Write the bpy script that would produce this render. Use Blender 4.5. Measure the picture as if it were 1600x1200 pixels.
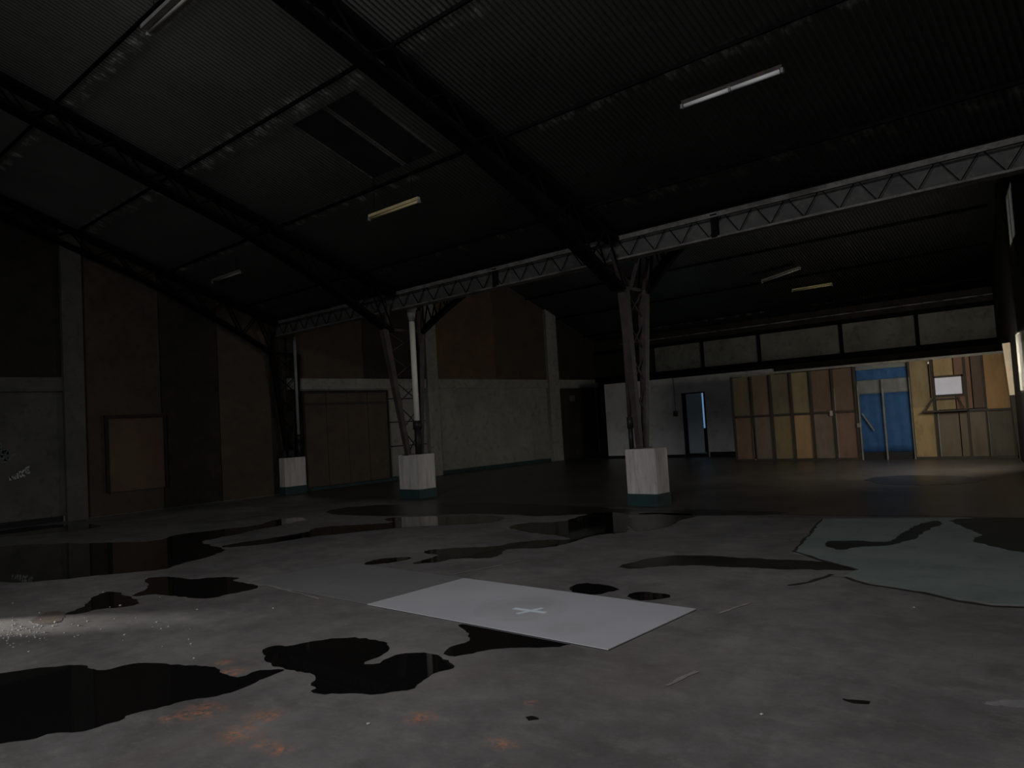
import bpy, bmesh, math, random
from mathutils import Vector, Matrix
random.seed(7)
S = bpy.context.scene
for o in list(bpy.data.objects): bpy.data.objects.remove(o, do_unlink=True)
COL = S.collection

# ------------------------------------------------------------------ camera
YAW, PIT, ROLL, FPX, EYE = math.radians(41.791), math.radians(2.940), math.radians(-3.399), 1180.8, 1.5
RC = (Matrix.Rotation(YAW, 3, 'Z') @ Matrix(((1, 0, 0), (0, 0, -1), (0, 1, 0)))
      @ Matrix.Rotation(PIT, 3, 'X') @ Matrix.Rotation(ROLL, 3, 'Z'))
cd = bpy.data.cameras.new('camera'); cam = bpy.data.objects.new('camera', cd); COL.objects.link(cam)
cam.matrix_world = Matrix.Translation((0, 0, EYE)) @ RC.to_4x4()
cd.sensor_width = 36; cd.lens = 36*FPX/1600; cd.clip_start = .05; cd.clip_end = 300
S.camera = cam
# ------------------------------------------------------------------ world + exposure
w = bpy.data.worlds.new('sky'); S.world = w; w.use_nodes = True
bg = w.node_tree.nodes['Background']; bg.inputs[0].default_value = (.80, .90, 1.0, 1); bg.inputs[1].default_value = .55
S.view_settings.view_transform = 'Standard'; S.view_settings.look = 'None'
S.view_settings.gamma = 1; S.view_settings.exposure = .42; S.view_settings.use_curve_mapping = False

# ------------------------------------------------------------------ daylight at the openings, and one added lamp
def area(name, loc, direction, sx, sy, power, color=(1, 1, 1), spread=180):
    l = bpy.data.lights.new(name, 'AREA'); l.shape = 'RECTANGLE'; l.size = sx; l.size_y = sy
    l.energy = power; l.color = color; l.spread = math.radians(spread)
    o = bpy.data.objects.new(name, l); COL.objects.link(o); o.location = loc
    o.rotation_euler = Vector(direction).to_track_quat('-Z', 'Y').to_euler(); return o
area('daylight_loading_door', (.9, -6.9, 2.0), (-.25, 1, -.16), 3.6, 3.4, 56, (.97, .97, 1.0), 150)
area('added_rear_toplight', (-2.0, -3.6, 7.9), (-.36, .98, -1), 6, 1.6, 202, (.98, .98, 1.0), 116)  # added lamp under the closed rear slope, brightens the floor from above
area('daylight_near_window', (1.1, 1.0, 1.9), (-1, .4, -.1), 1.2, 1.1, 3, (.92, .96, 1.0))
area('daylight_far_window', (-2.62, 17.2, 2.1), (-1, .35, -.1), 2.9, 1.1, 108, (1, .94, .82))
area('daylight_gable_window', (-2.5, 17.0, 4.9), (-1, 0, -.4), 1.1, .9, 2, (1, .93, .8))
area('daylight_back_room', (-12.4, 24.75, 1.7), (-.1, -1, -.1), .7, 1.5, 2.5, (.45, .7, 1.0))
sl = bpy.data.lights.new('daylight_door_gap', 'SPOT'); sl.energy = 3600; sl.spot_size = math.radians(8.5); sl.spot_blend = 1
sl.shadow_soft_size = .05; sl.color = (1, .98, .92)
so = bpy.data.objects.new('daylight_door_gap', sl); COL.objects.link(so); so.location = (-11.9, -1.3, .95)
so.rotation_euler = (Vector((-8.0, 1.75, 0))-Vector(so.location)).to_track_quat('-Z', 'Y').to_euler()

# ------------------------------------------------------------------ helpers
def ray(px, py): return RC @ Vector((px-800, 600-py, -FPX))
def hit(px, py, ax, v):                                   # point of a view ray on the plane  axis = v
    r = ray(px, py); o = Vector((0, 0, EYE)); return o + r*((v-o[ax])/r[ax])
def flr(px, py): p = hit(px, py, 2, 0); return (p.x, p.y)
def obj(name, bm, m, parent=None, smooth=False):
    bmesh.ops.recalc_face_normals(bm, faces=bm.faces)
    me = bpy.data.meshes.new(name); bm.to_mesh(me); bm.free()
    for p in me.polygons: p.use_smooth = smooth
    if isinstance(m, (list, tuple)):
        for k in m: me.materials.append(k)
    else: me.materials.append(m)
    o = bpy.data.objects.new(name, me); COL.objects.link(o)
    if parent:
        o.parent = parent
        o.matrix_parent_inverse = Matrix.Translation(-Vector(parent.location)) if parent.type == 'EMPTY' else Matrix.Identity(4)
    return o
def thing(name, label, cat, loc=(0, 0, 0), group=None):
    o = bpy.data.objects.new(name, None); COL.objects.link(o); o.location = loc; o.empty_display_size = .1
    o['label'] = label; o['category'] = cat
    if group: o['group'] = group
    return o
def tag(o, label, cat, group=None, kind=None):
    o['label'] = label; o['category'] = cat
    if group: o['group'] = group
    if kind: o['kind'] = kind
    return o
def struct(o): o['kind'] = 'structure'; return o
def hexa(bm, c):                                          # 8 corners: bottom 4 then top 4
    v = [bm.verts.new(p) for p in c]
    for f in ((0, 3, 2, 1), (4, 5, 6, 7), (0, 1, 5, 4), (1, 2, 6, 5), (2, 3, 7, 6), (3, 0, 4, 7)):
        bm.faces.new([v[i] for i in f])
def box(bm, x0, x1, y0, y1, z0, z1):
    hexa(bm, [(x0, y0, z0), (x1, y0, z0), (x1, y1, z0), (x0, y1, z0), (x0, y0, z1), (x1, y0, z1), (x1, y1, z1), (x0, y1, z1)])
def bar(bm, p, q, a, b, side=(1, 0, 0), a2=None, b2=None):         # rectangular member p->q; a along side, b across
    p, q = Vector(p), Vector(q); d = (q-p).normalized(); s = Vector(side); s = (s-d*s.dot(d)).normalized(); t = d.cross(s)
    a2 = a2 or a; b2 = b2 or b
    c = [p-s*a/2-t*b/2, p+s*a/2-t*b/2, p+s*a/2+t*b/2, p-s*a/2+t*b/2, q-s*a2/2-t*b2/2, q+s*a2/2-t*b2/2, q+s*a2/2+t*b2/2, q-s*a2/2+t*b2/2]
    hexa(bm, c)
def tube(bm, pts, r, n=12, r2=None):
    pts = [Vector(p) for p in pts]; rings = []
    for i, p in enumerate(pts):
        d = (pts[min(i+1, len(pts)-1)]-pts[max(i-1, 0)]).normalized()
        s = d.orthogonal().normalized(); t = d.cross(s); rr = r if not r2 else r+(r2-r)*i/(len(pts)-1)
        if rings: # keep frames aligned
            s = (ps-d*ps.dot(d)).normalized(); t = d.cross(s)
        ps = s
        rings.append([bm.verts.new(p+(s*math.cos(a)+t*math.sin(a))*rr) for a in [2*math.pi*k/n for k in range(n)]])
    for a, b in zip(rings, rings[1:]):
        for k in range(n): bm.faces.new((a[k], a[(k+1) % n], b[(k+1) % n], b[k]))
    bm.faces.new(rings[0]); bm.faces.new(rings[-1])
def prism(bm, pts, z0, z1):
    a = [bm.verts.new((x, y, z0)) for x, y in pts]; b = [bm.verts.new((x, y, z1)) for x, y in pts]; n = len(pts)
    bm.faces.new(a); bm.faces.new(b)
    for i in range(n): bm.faces.new((a[i], a[(i+1) % n], b[(i+1) % n], b[i]))
def chaikin(p, n=1):
    for _ in range(n):
        o = []
        for i in range(len(p)):
            a, b = p[i], p[(i+1) % len(p)]
            o += [(a[0]*.75+b[0]*.25, a[1]*.75+b[1]*.25), (a[0]*.25+b[0]*.75, a[1]*.25+b[1]*.75)]
        p = o
    return p

# ------------------------------------------------------------------ materials
def M(name): m = bpy.data.materials.new(name); m.use_nodes = True; return m, m.node_tree, m.node_tree.nodes['Principled BSDF']
def N(t, typ, **kw):
    n = t.nodes.new(typ)
    for k, v in kw.items(): setattr(n, k, v)
    return n
def noise(t, scale, detail=4, rough=.6, vec=None, stretch=None, coord='Object'):
    tc = N(t, 'ShaderNodeTexCoord'); n = N(t, 'ShaderNodeTexNoise'); n.inputs['Scale'].default_value = scale
    n.inputs['Detail'].default_value = detail; n.inputs['Roughness'].default_value = rough
    src = tc.outputs[coord]
    if stretch:
        mp = N(t, 'ShaderNodeMapping'); mp.inputs['Scale'].default_value = stretch; t.links.new(src, mp.inputs[0]); src = mp.outputs[0]
    t.links.new(vec or src, n.inputs['Vector']); return n.outputs['Fac']
def ramp(t, fac, stops):
    r = N(t, 'ShaderNodeValToRGB'); e = r.color_ramp.elements
    while len(e) < len(stops): e.new(.5)
    for s, (p, c) in zip(e, stops): s.position = p; s.color = (*c, 1) if len(c) == 3 else c
    t.links.new(fac, r.inputs[0]); return r.outputs[0]
def mix(t, a, b, f, mode='MIX'):
    n = N(t, 'ShaderNodeMix', data_type='RGBA', blend_type=mode)
    for k, v in ((0, f), (6, a), (7, b)):
        if isinstance(v, (int, float)): n.inputs[k].default_value = v
        elif isinstance(v, tuple): n.inputs[k].default_value = (*v, 1) if len(v) == 3 else v
        else: t.links.new(v, n.inputs[k])
    return n.outputs[2]
def math_(t, op, a, b=None, clamp=False):
    n = N(t, 'ShaderNodeMath', operation=op); n.use_clamp = clamp
    for k, v in ((0, a), (1, b)):
        if v is None: continue
        if isinstance(v, (int, float)): n.inputs[k].default_value = v
        else: t.links.new(v, n.inputs[k])
    return n.outputs[0]
G = lambda v: (v, v, v)
def mottled(name, c1, c2, scale=2.0, rough=.8, c3=None, scale2=14, bump=0., stretch=None, spec=.3, metal=0):
    m, t, p = M(name)
    f = noise(t, scale, 6, .65, stretch=stretch)
    c = ramp(t, f, [(.32, c1), (.68, c2)])
    if c3: c = mix(t, c, c3, ramp(t, noise(t, scale2, 4, .7, stretch=stretch), [(.52, G(0)), (.72, G(.75))]))
    t.links.new(c, p.inputs['Base Color']); p.inputs['Roughness'].default_value = rough
    p.inputs['Specular IOR Level'].default_value = spec; p.inputs['Metallic'].default_value = metal
    if bump:
        b = N(t, 'ShaderNodeBump'); b.inputs['Strength'].default_value = bump; b.inputs['Distance'].default_value = .01
        t.links.new(noise(t, scale*12, 4, .7), b.inputs['Height']); t.links.new(b.outputs[0], p.inputs['Normal'])
    return m
white_paint = mottled('white_painted_concrete', (.60, .56, .53), (.40, .375, .355), 6, .8, (.27, .235, .20), 11, .3, (1, 1, .16))
plinth_green = mottled('dark_green_paint', (.026, .058, .056), (.016, .036, .036), 6, .7)
steel_dark = mottled('dark_steel', (.058, .047, .045), (.028, .024, .024), 5, .6, (.11, .055, .04), 9)
steel_black = mottled('sooty_steel', (.008, .0075, .0075), (.004, .004, .004), 4, .9, spec=.05)
pipe_white = mottled('white_plastic_pipe', (.80, .79, .70), (.62, .61, .54), 4, .4, stretch=(1, 1, .3))
pipe_grey = mottled('grey_pipe', (.28, .28, .27), (.18, .18, .18), 4, .5)
pipe_black = mottled('black_pipe', (.012, .012, .013), (.02, .02, .02), 6, .5)
batten_white = mottled('white_batten', (.85, .85, .84), (.72, .72, .70), 3, .45)
batten_yellow = mottled('yellowed_batten', (.60, .50, .25), (.45, .38, .20), 5, .5)
batten_grey = mottled('dusty_batten', (.22, .21, .18), (.15, .145, .13), 5, .6)
wall_plaster = mottled('grey_plaster', (.25, .25, .215), (.18, .18, .16), 1.2, .85, (.10, .10, .085), 5, .25)
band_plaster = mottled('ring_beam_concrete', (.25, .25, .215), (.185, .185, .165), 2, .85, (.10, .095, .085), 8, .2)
shaded_plaster = mottled('shaded_plaster', (.12, .115, .10), (.07, .07, .062), 1.2, .85, (.05, .05, .045), 5, .2)  # darker copy of the grey plaster; dimness of the left end put into colour
board_brown = mottled('brown_board', (.075, .055, .038), (.05, .04, .028), 1.5, .8, (.04, .032, .024), 6)
board_rust = mottled('rust_brown_board', (.13, .078, .052), (.07, .052, .038), 1.3, .8, (.09, .035, .025), 3)
board_dark = mottled('dark_stained_board', (.03, .024, .018), (.012, .012, .011), 2.2, .85, (.045, .028, .02), 4)
white_wall = mottled('whitewashed_partition', (.64, .64, .65), (.54, .54, .56), 1.4, .85, (.33, .32, .31), 2.5, .1)
skirt_black = mottled('black_skirting', (.012, .012, .012), (.02, .018, .018), 5, .7)
blue_sheet = mottled('blue_tarpaulin', (.026, .085, .20), (.018, .062, .155), 2.5, .7, (.02, .05, .11), 5)
grey_sheet = mottled('grey_translucent_band', (.16, .165, .16), (.12, .125, .12), 4, .6)
stud_wood = mottled('pale_stud', (.20, .19, .16), (.12, .115, .10), 6, .8)
stud_dark = mottled('dark_stud', (.045, .038, .03), (.03, .025, .02), 6, .85)
paper = mottled('white_paper', (.66, .65, .75), (.60, .59, .69), 3, .7)
upper_panel = mottled('pale_upper_board', (.20, .195, .16), (.13, .128, .105), 1.3, .85, (.065, .062, .05), 4, 0, (1, 1, 1))
fascia = mottled('grey_fascia', (.095, .095, .09), (.05, .05, .05), 1.6, .8, (.13, .125, .105), 6, .2)
fascia_edge = mottled('pale_rusty_flashing', (.20, .19, .18), (.06, .055, .05), 3, .6, (.03, .027, .025), 9)
ply = {}
def plywood(key, c):
    if key not in ply:
        d = tuple(v*.68 for v in c)
        ply[key] = mottled('plywood_'+key, c, d, 2.2, .75, tuple(v*.5 for v in c), 4.5, 0, (1, 1, .35))
    return ply[key]
puddle_m, t, p = M('standing_water')
p.inputs['Base Color'].default_value = (.0065, .006, .006, 1); p.inputs['Roughness'].default_value = .03; p.inputs['IOR'].default_value = 1.33
p.inputs['Specular IOR Level'].default_value = .5
damp_m = mottled('damp_dark_concrete', (.013, .012, .010), (.028, .025, .021), 1.6, .34, spec=.35)
damp_g = mottled('damp_green_screed', (.018, .022, .018), (.028, .034, .030), 2, .5, spec=.2)
black_blob = mottled('black_oil', (.006, .006, .005), (.012, .011, .01), 6, .5)
chip_m = mottled('pale_chip', (.50, .48, .45), (.35, .34, .32), 8, .8)
crack_m = mottled('crack_filling', (.02, .018, .015), (.035, .03, .026), 7, .9)
joint_m = mottled('pale_joint', (.27, .25, .23), (.14, .13, .12), 5, .9)
tape_m = mottled('white_tape', (.72, .80, .88), (.6, .68, .76), 6, .5)
spray_pale = mottled('pale_spray_paint', (.52, .54, .44), (.34, .36, .30), 9, .8)
spray_blue = mottled('blue_grey_spray_paint', (.15, .17, .175), (.09, .10, .11), 9, .8)

# floor: worn stained concrete with rust spots; wetter darker screed in the far bay
floor_m, t, p = M('stained_concrete_floor')
tc = N(t, 'ShaderNodeTexCoord')
c = ramp(t, noise(t, .55, 8, .68), [(.34, (.085, .079, .077)), (.50, (.145, .138, .134)), (.66, (.205, .192, .183))])
c = mix(t, c, (.085, .078, .075), ramp(t, noise(t, 1.7, 6, .7), [(.50, G(0)), (.72, G(.6))]))
c = mix(t, c, (.26, .245, .235), ramp(t, noise(t, 9, 6, .75), [(.58, G(0)), (.80, G(.55))]))
c = mix(t, c, (.07, .065, .062), ramp(t, noise(t, 5, 8, .8), [(.46, G(0)), (.66, G(.42))]))
c = mix(t, c, (.25, .235, .22), ramp(t, noise(t, 3.3, 8, .78, stretch=(1, 1.8, 1)), [(.52, G(0)), (.70, G(.4))]))
c = mix(t, c, (.30, .28, .25), ramp(t, noise(t, 55, 3, .6), [(.70, G(0)), (.82, G(.7))]))
c = mix(t, c, (.15, .13, .105), ramp(t, noise(t, .9, 5, .6, stretch=(1, .5, 1)), [(.52, G(0)), (.75, G(.5))]))
sx = N(t, 'ShaderNodeSeparateXYZ'); t.links.new(tc.outputs['Object'], sx.inputs[0])
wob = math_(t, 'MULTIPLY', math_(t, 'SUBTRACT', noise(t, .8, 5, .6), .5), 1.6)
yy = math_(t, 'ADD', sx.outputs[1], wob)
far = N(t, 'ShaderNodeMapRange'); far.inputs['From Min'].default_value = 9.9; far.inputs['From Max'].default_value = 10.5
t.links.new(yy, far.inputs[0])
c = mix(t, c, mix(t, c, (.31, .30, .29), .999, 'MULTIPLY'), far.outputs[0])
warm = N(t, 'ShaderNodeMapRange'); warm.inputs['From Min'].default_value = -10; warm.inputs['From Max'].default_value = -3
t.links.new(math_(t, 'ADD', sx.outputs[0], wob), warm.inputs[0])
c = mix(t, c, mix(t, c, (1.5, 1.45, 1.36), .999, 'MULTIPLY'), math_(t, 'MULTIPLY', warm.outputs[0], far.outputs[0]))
rust_spots = [(311, 1112, .20, .07), (413, 1119, .16, .06), (374, 1147, .18, .05), (416, 1163, .10, .05), (436, 1172, .10, .045), (360, 1051, .16, .07),
              (262, 1123, .09, .04), (790, 1163, .10, .05), (657, 1121, .13, .05), (770, 1160, .07, .04), (350, 1035, .09, .05), (830, 1098, .06, .03)]
acc = None
for px, py, rr, _ in rust_spots:
    x, y = flr(px, py)
    vm = N(t, 'ShaderNodeVectorMath', operation='SUBTRACT'); t.links.new(tc.outputs['Object'], vm.inputs[0]); vm.inputs[1].default_value = (x, y, 0)
    ln = N(t, 'ShaderNodeVectorMath', operation='LENGTH'); t.links.new(vm.outputs[0], ln.inputs[0])
    g = N(t, 'ShaderNodeMapRange'); g.inputs['From Min'].default_value = rr*.9; g.inputs['From Max'].default_value = 0
    t.links.new(ln.outputs['Value'], g.inputs[0])
    acc = g.outputs[0] if acc is None else math_(t, 'MAXIMUM', acc, g.outputs[0])
rm = math_(t, 'MULTIPLY', acc, ramp(t, noise(t, 20, 7, .8), [(.46, G(0)), (.60, G(1))]), True)
c = mix(t, c, (.50, .20, .10), rm)
x, y = flr(85, 965)   # reddish damp stain at the left edge
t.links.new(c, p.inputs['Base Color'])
rg = ramp(t, noise(t, 1.3, 6, .65), [(.3, G(.48)), (.7, G(.72))])
rg2 = N(t, 'ShaderNodeMix', data_type='FLOAT'); t.links.new(far.outputs[0], rg2.inputs[0]); t.links.new(rg, rg2.inputs[2]); rg2.inputs[3].default_value = .36
t.links.new(rg2.outputs[0], p.inputs['Roughness']); p.inputs['Specular IOR Level'].default_value = .35
b = N(t, 'ShaderNodeBump'); b.inputs['Strength'].default_value = .35; b.inputs['Distance'].default_value = .006
t.links.new(noise(t, 30, 6, .7), b.inputs['Height']); t.links.new(b.outputs[0], p.inputs['Normal'])
green_screed = mottled('green_grey_screed', (.15, .185, .172), (.21, .238, .224), 1.1, .6, (.12, .14, .13), 3, .3)

# corrugated roof underside: dark sheets with daylight glints painted pale along the sheet laps
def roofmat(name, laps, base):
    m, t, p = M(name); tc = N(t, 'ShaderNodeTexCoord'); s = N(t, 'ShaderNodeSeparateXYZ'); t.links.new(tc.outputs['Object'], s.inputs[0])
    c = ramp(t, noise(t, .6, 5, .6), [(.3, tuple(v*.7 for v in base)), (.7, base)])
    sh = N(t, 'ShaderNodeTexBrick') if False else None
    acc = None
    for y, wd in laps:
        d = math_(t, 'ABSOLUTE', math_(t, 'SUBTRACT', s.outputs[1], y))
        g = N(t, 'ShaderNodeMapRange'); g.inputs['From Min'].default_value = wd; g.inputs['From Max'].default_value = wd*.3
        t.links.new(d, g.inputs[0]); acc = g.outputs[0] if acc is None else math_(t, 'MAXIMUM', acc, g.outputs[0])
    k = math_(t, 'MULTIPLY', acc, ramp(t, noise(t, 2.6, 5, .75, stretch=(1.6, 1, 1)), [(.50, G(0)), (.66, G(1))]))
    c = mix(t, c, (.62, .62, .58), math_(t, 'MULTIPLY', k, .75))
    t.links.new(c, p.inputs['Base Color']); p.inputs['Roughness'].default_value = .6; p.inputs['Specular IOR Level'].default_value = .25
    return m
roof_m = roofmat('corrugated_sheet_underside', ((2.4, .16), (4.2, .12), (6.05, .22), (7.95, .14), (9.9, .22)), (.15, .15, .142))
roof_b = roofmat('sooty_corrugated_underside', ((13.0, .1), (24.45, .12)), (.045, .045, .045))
panel_dark = mottled('smoked_rooflight', (.03, .03, .03), (.018, .018, .018), 2, .5)

# ------------------------------------------------------------------ the building shell
XA, YB, YF, YN, YC = -17.75, 20.74, 24.9, -7.1, 10.74
XR = 3.2; EAVE = 4.54; SL = .36; RM, RB = -1.5, 17.82
def zr(y):
    if y < RM: return EAVE+SL*(YC-RM)-SL*(RM-y)
    if y < YC: return EAVE+SL*(YC-y)
    if y < RB: return EAVE+SL*(y-YC)
    return EAVE+SL*(RB-YC)-SL*(y-RB)
bm = bmesh.new(); box(bm, XA-1.2, XR+2, YN-3, YF+3.2, -.3, 0); floor = struct(obj('floor', bm, floor_m))

def corr(name, ys, x0, x1, m, pitch=.08, amp=.011):
    bm = bmesh.new(); n = int((x1-x0)/pitch*8); rows = []
    for y in ys: rows.append([bm.verts.new((x0+(x1-x0)*i/n, y, zr(y)+amp*math.sin(2*math.pi*i/8))) for i in range(n+1)])
    for a, b in zip(rows, rows[1:]):
        for i in range(n): bm.faces.new((a[i], a[i+1], b[i+1], b[i]))
    o = obj(name, bm, m, smooth=True)
    sd = o.modifiers.new('thickness', 'SOLIDIFY'); sd.thickness = .006; sd.offset = 1
    return struct(o)
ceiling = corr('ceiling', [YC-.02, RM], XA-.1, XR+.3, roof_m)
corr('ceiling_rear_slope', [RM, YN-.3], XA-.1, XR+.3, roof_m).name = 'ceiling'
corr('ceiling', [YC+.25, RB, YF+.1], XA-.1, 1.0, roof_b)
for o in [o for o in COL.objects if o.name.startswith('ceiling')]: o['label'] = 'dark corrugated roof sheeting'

def wall(name, P, d, th, s0, s1, z0, holes, m, cuts=(), top=None, parent=None):
    """wall from P along d (inner face), thickness outwards; tops follow the roof; holes = (s0, s1, z0, z1)"""
    P = Vector((*P, 0)); d = Vector((*d, 0)).normalized(); n = Vector((d.y, -d.x, 0))*th; bm = bmesh.new()
    ss = sorted(set([s0, s1]+[v for h in holes for v in h[:2]]+[c for c in cuts if s0 < c < s1]))
    for a, b in zip(ss, ss[1:]):
        mid = (a+b)/2; segs = []; z = z0
        for h in sorted([h for h in holes if h[0] <= mid <= h[1]], key=lambda h: h[2]):
            if h[2] > z: segs.append((z, h[2]))
            z = h[3]
        segs.append((z, None))
        for u, v in segs:
            pa, pb = P+d*a, P+d*b
            va = v if v is not None else (top if top else zr(pa.y)+.03); vb = v if v is not None else (top if top else zr(pb.y)+.03)
            k = lambda q, z: (q.x, q.y, z)
            hexa(bm, [k(pa, u), k(pb, u), k(pb+n, u), k(pa+n, u), k(pa, va), k(pb, vb), k(pb+n, vb), k(pa+n, va)])
    return obj(name, bm, m, parent)
# wall A (left), far gable end of both bays
lower_w = wall('wall_left', (XA, YF), (0, -1), .25, 0, YF-YN, -.02, [], wall_plaster, [YF-RB, YF-YC, YF-RM])
struct(lower_w)
def onA(px, py, x=XA): p = hit(px, py, 0, x); return p.y, p.z
def slabA(name, y0, y1, z0, z1, th, m, parent=lower_w, slope=False, label=None):
    bm = bmesh.new()
    if slope:
        ys = [y0]+[v for v in (YC, RB) if y0 < v < y1]+[y1]
        for a, b in zip(ys, ys[1:]):
            hexa(bm, [(XA, a, z0), (XA+th, a, z0), (XA+th, b, z0), (XA, b, z0), (XA, a, zr(a)-.03), (XA+th, a, zr(a)-.03), (XA+th, b, zr(b)-.03), (XA, b, zr(b)-.03)])
    else: box(bm, XA, XA+th, y0, y1, z0, z1)
    o = obj(name, bm, m, parent)
    if label: o['label'] = label
    return o
ZB0, ZB1 = 2.73, 3.02
slabA('ring_beam', 10.9, YF, ZB0, ZB1, .10, band_plaster, label='pale concrete ring beam')
slabA('ring_beam', YN, 5.55, ZB0, ZB1, .10, shaded_plaster)
slabA('dimming_panel', YN, 5.55, 0.12, ZB0, .02, shaded_plaster)  # slab added over the plaster to dim the near end of the wall
for y0, y1, m in ((YN, -.35, board_dark), (0, 5.55, board_dark), (11.19, 13.4, board_brown), (13.4, 15.75, board_dark), (16.2, 19.0, board_rust), (19.0, 21.75, board_brown), (22.35, YF, board_dark)):
    slabA('upper_boarding', y0, y1, ZB1, 0, .04, m, slope=True)
slabA('upper_boarding', 5.95, 7.6, 0.02, 0, .035, board_brown, slope=True)
slabA('upper_boarding', 7.62, 9.0, 0.02, 0, .045, board_dark, slope=True)
slabA('upper_boarding', 9.02, 10.4, 0.02, 0, .035, board_brown, slope=True)
slabA('upper_boarding', 10.4, 11.19, 0.02, 0, .03, board_dark, slope=True)
for y0, y1 in ((-.35, 0), (5.55, 5.95), (15.75, 16.2), (21.75, 22.35)):
    slabA('pilaster', y0, y1, 0, 0, .16, band_plaster if y0 > 10 else shaded_plaster, slope=True, label='grey concrete pilaster')
slabA('skirting', 11.0, YF, 0, .12, .03, plinth_green)
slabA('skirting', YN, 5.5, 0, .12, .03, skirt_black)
for z in (2.42, 1.72, 1.0): slabA('conduit', 14.25, 15.7, z, z+.025, .03, steel_black)
# things on wall A
def board_thing(name, label, cat, y0, y1, z0, z1, m, frame, th=.05, boards=0):
    r = thing(name, label, cat, (XA+.02, (y0+y1)/2, z0))
    bm = bmesh.new(); n = boards or 1; wd = (y1-y0)/n
    for i in range(n): box(bm, XA+.045, XA+.045+th+(.006 if i % 2 else 0), y0+wd*i+.006, y0+wd*(i+1)-.006, z0, z1)
    obj('panel', bm, m, r)
    bm = bmesh.new(); box(bm, XA+.04, XA+.13, y0-.05, y0, z0, z1+.07); box(bm, XA+.04, XA+.13, y1, y1+.05, z0, z1+.07); box(bm, XA+.04, XA+.13, y0, y1, z1, z1+.07)
    obj('frame', bm, frame, r)
    return r
r = board_thing('boarded_door', 'wide brown boarded door between the downpipe and the middle column', 'door', 11.35, 14.15, .10, 2.62, mottled('brown_door_boards', (.085, .06, .042), (.058, .043, .032), 1.6, .8, (.045, .03, .022), 3), board_dark, boards=4)
bm = bmesh.new(); box(bm, XA+.10, XA+.135, 11.36, 14.14, 2.30, 2.36); obj('rail', bm, stud_dark, r)
r = board_thing('boarded_door', 'dark boarded door in the far corner beside the white partition', 'door', 22.45, 24.6, .02, 2.62, board_dark, skirt_black, boards=3)
y, z = onA(894, 622, XA+.11); bm = bmesh.new(); box(bm, XA+.103, XA+.112, y-.17, y+.17, z-.12, z+.10)
tag(obj('notice', bm, mottled('faded_notice', (.10, .10, .09), (.06, .06, .05), 6, .8)), 'small faded pale notice fixed high on the dark corner door', 'notice')
r = board_thing('plywood_board', 'reddish brown plywood board leaning on the left wall, right of the pilaster', 'board', 6.4, 7.62, .50, 2.12, mottled('red_brown_ply', (.125, .085, .055), (.095, .06, .042), 1.6, .8, (.11, .045, .03), 2.2), board_dark, .03)
# graffiti strokes on the left wall
def strokes(name, label, polys, m, wd=.03, x=XA+.02):
    bm = bmesh.new()
    for pl in polys:
        q = [hit(px, py, 0, x+.004) for px, py in pl]
        for a, b in zip(q, q[1:]): bar(bm, a, b, .004, wd)
    return tag(obj(name, bm, m), label, 'graffiti')
strokes('graffiti', 'pale spray-painted word MIKE slanting up on the left wall', [
    [(16, 751), (16, 744), (19, 749), (22, 742), (24, 749)], [(28, 748), (27, 739)],
    [(33, 746), (31, 736)], [(38, 734), (32, 741), (39, 744)], [(47, 738), (42, 740), (40, 732), (46, 729)], [(41, 736), (45, 734)]], spray_pale, .035)
strokes('graffiti', 'blue-grey spray-painted scrawl above the word, cut by the photo edge', [
    [(-6, 690), (2, 696), (-2, 703), (6, 707), (2, 713)], [(4, 708), (9, 703), (12, 710), (15, 704)], [(-4, 719), (3, 712), (8, 720), (12, 714), (16, 718)], [(16, 713), (25, 710)], [(2, 722), (11, 721)]], spray_blue, .055)

# near wall with the loading door the daylight comes through (behind the camera)
struct(wall('wall_near', (XA-.2, YN), (1, 0), .2, 0, XR-XA+.4, -.02, [(XR-XA-4.1, XR-XA-.4, 0, 3.8)], wall_plaster, []))
# far wall
fw = struct(wall('wall_far', (1.0, YF), (-1, 0), .2, 0, 1-XA, -.02, [(13.95, 14.9, .9, 2.5)], board_dark, []))
bm = bmesh.new()
box(bm, -14.9, -3.6, YF-.06, YF, 3.08, 4.0); up = obj('upper_board', bm, upper_panel, fw)
bm = bmesh.new(); box(bm, -17.7, -3.6, YF-.16, YF, 2.90, 3.08); box(bm, -17.7, -3.6, YF-.12, YF, 4.0, 4.12)
for x in (-12.92, -10.8, -8.09, -5.9): box(bm, x-.05, x+.05, YF-.12, YF-.05, 3.05, 4.05)
obj('rail', bm, steel_black, fw)
bm = bmesh.new(); box(bm, -16.5, -3.7, YF-.10, YF-.02, 4.30, 4.335); obj('eave_glints', bm, mottled('glint_flecks', (.26, .26, .24), (.012, .012, .012), 3.2, .6), fw)  # sunlight leaking in at the eave, painted as pale flecks on a strip
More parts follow.
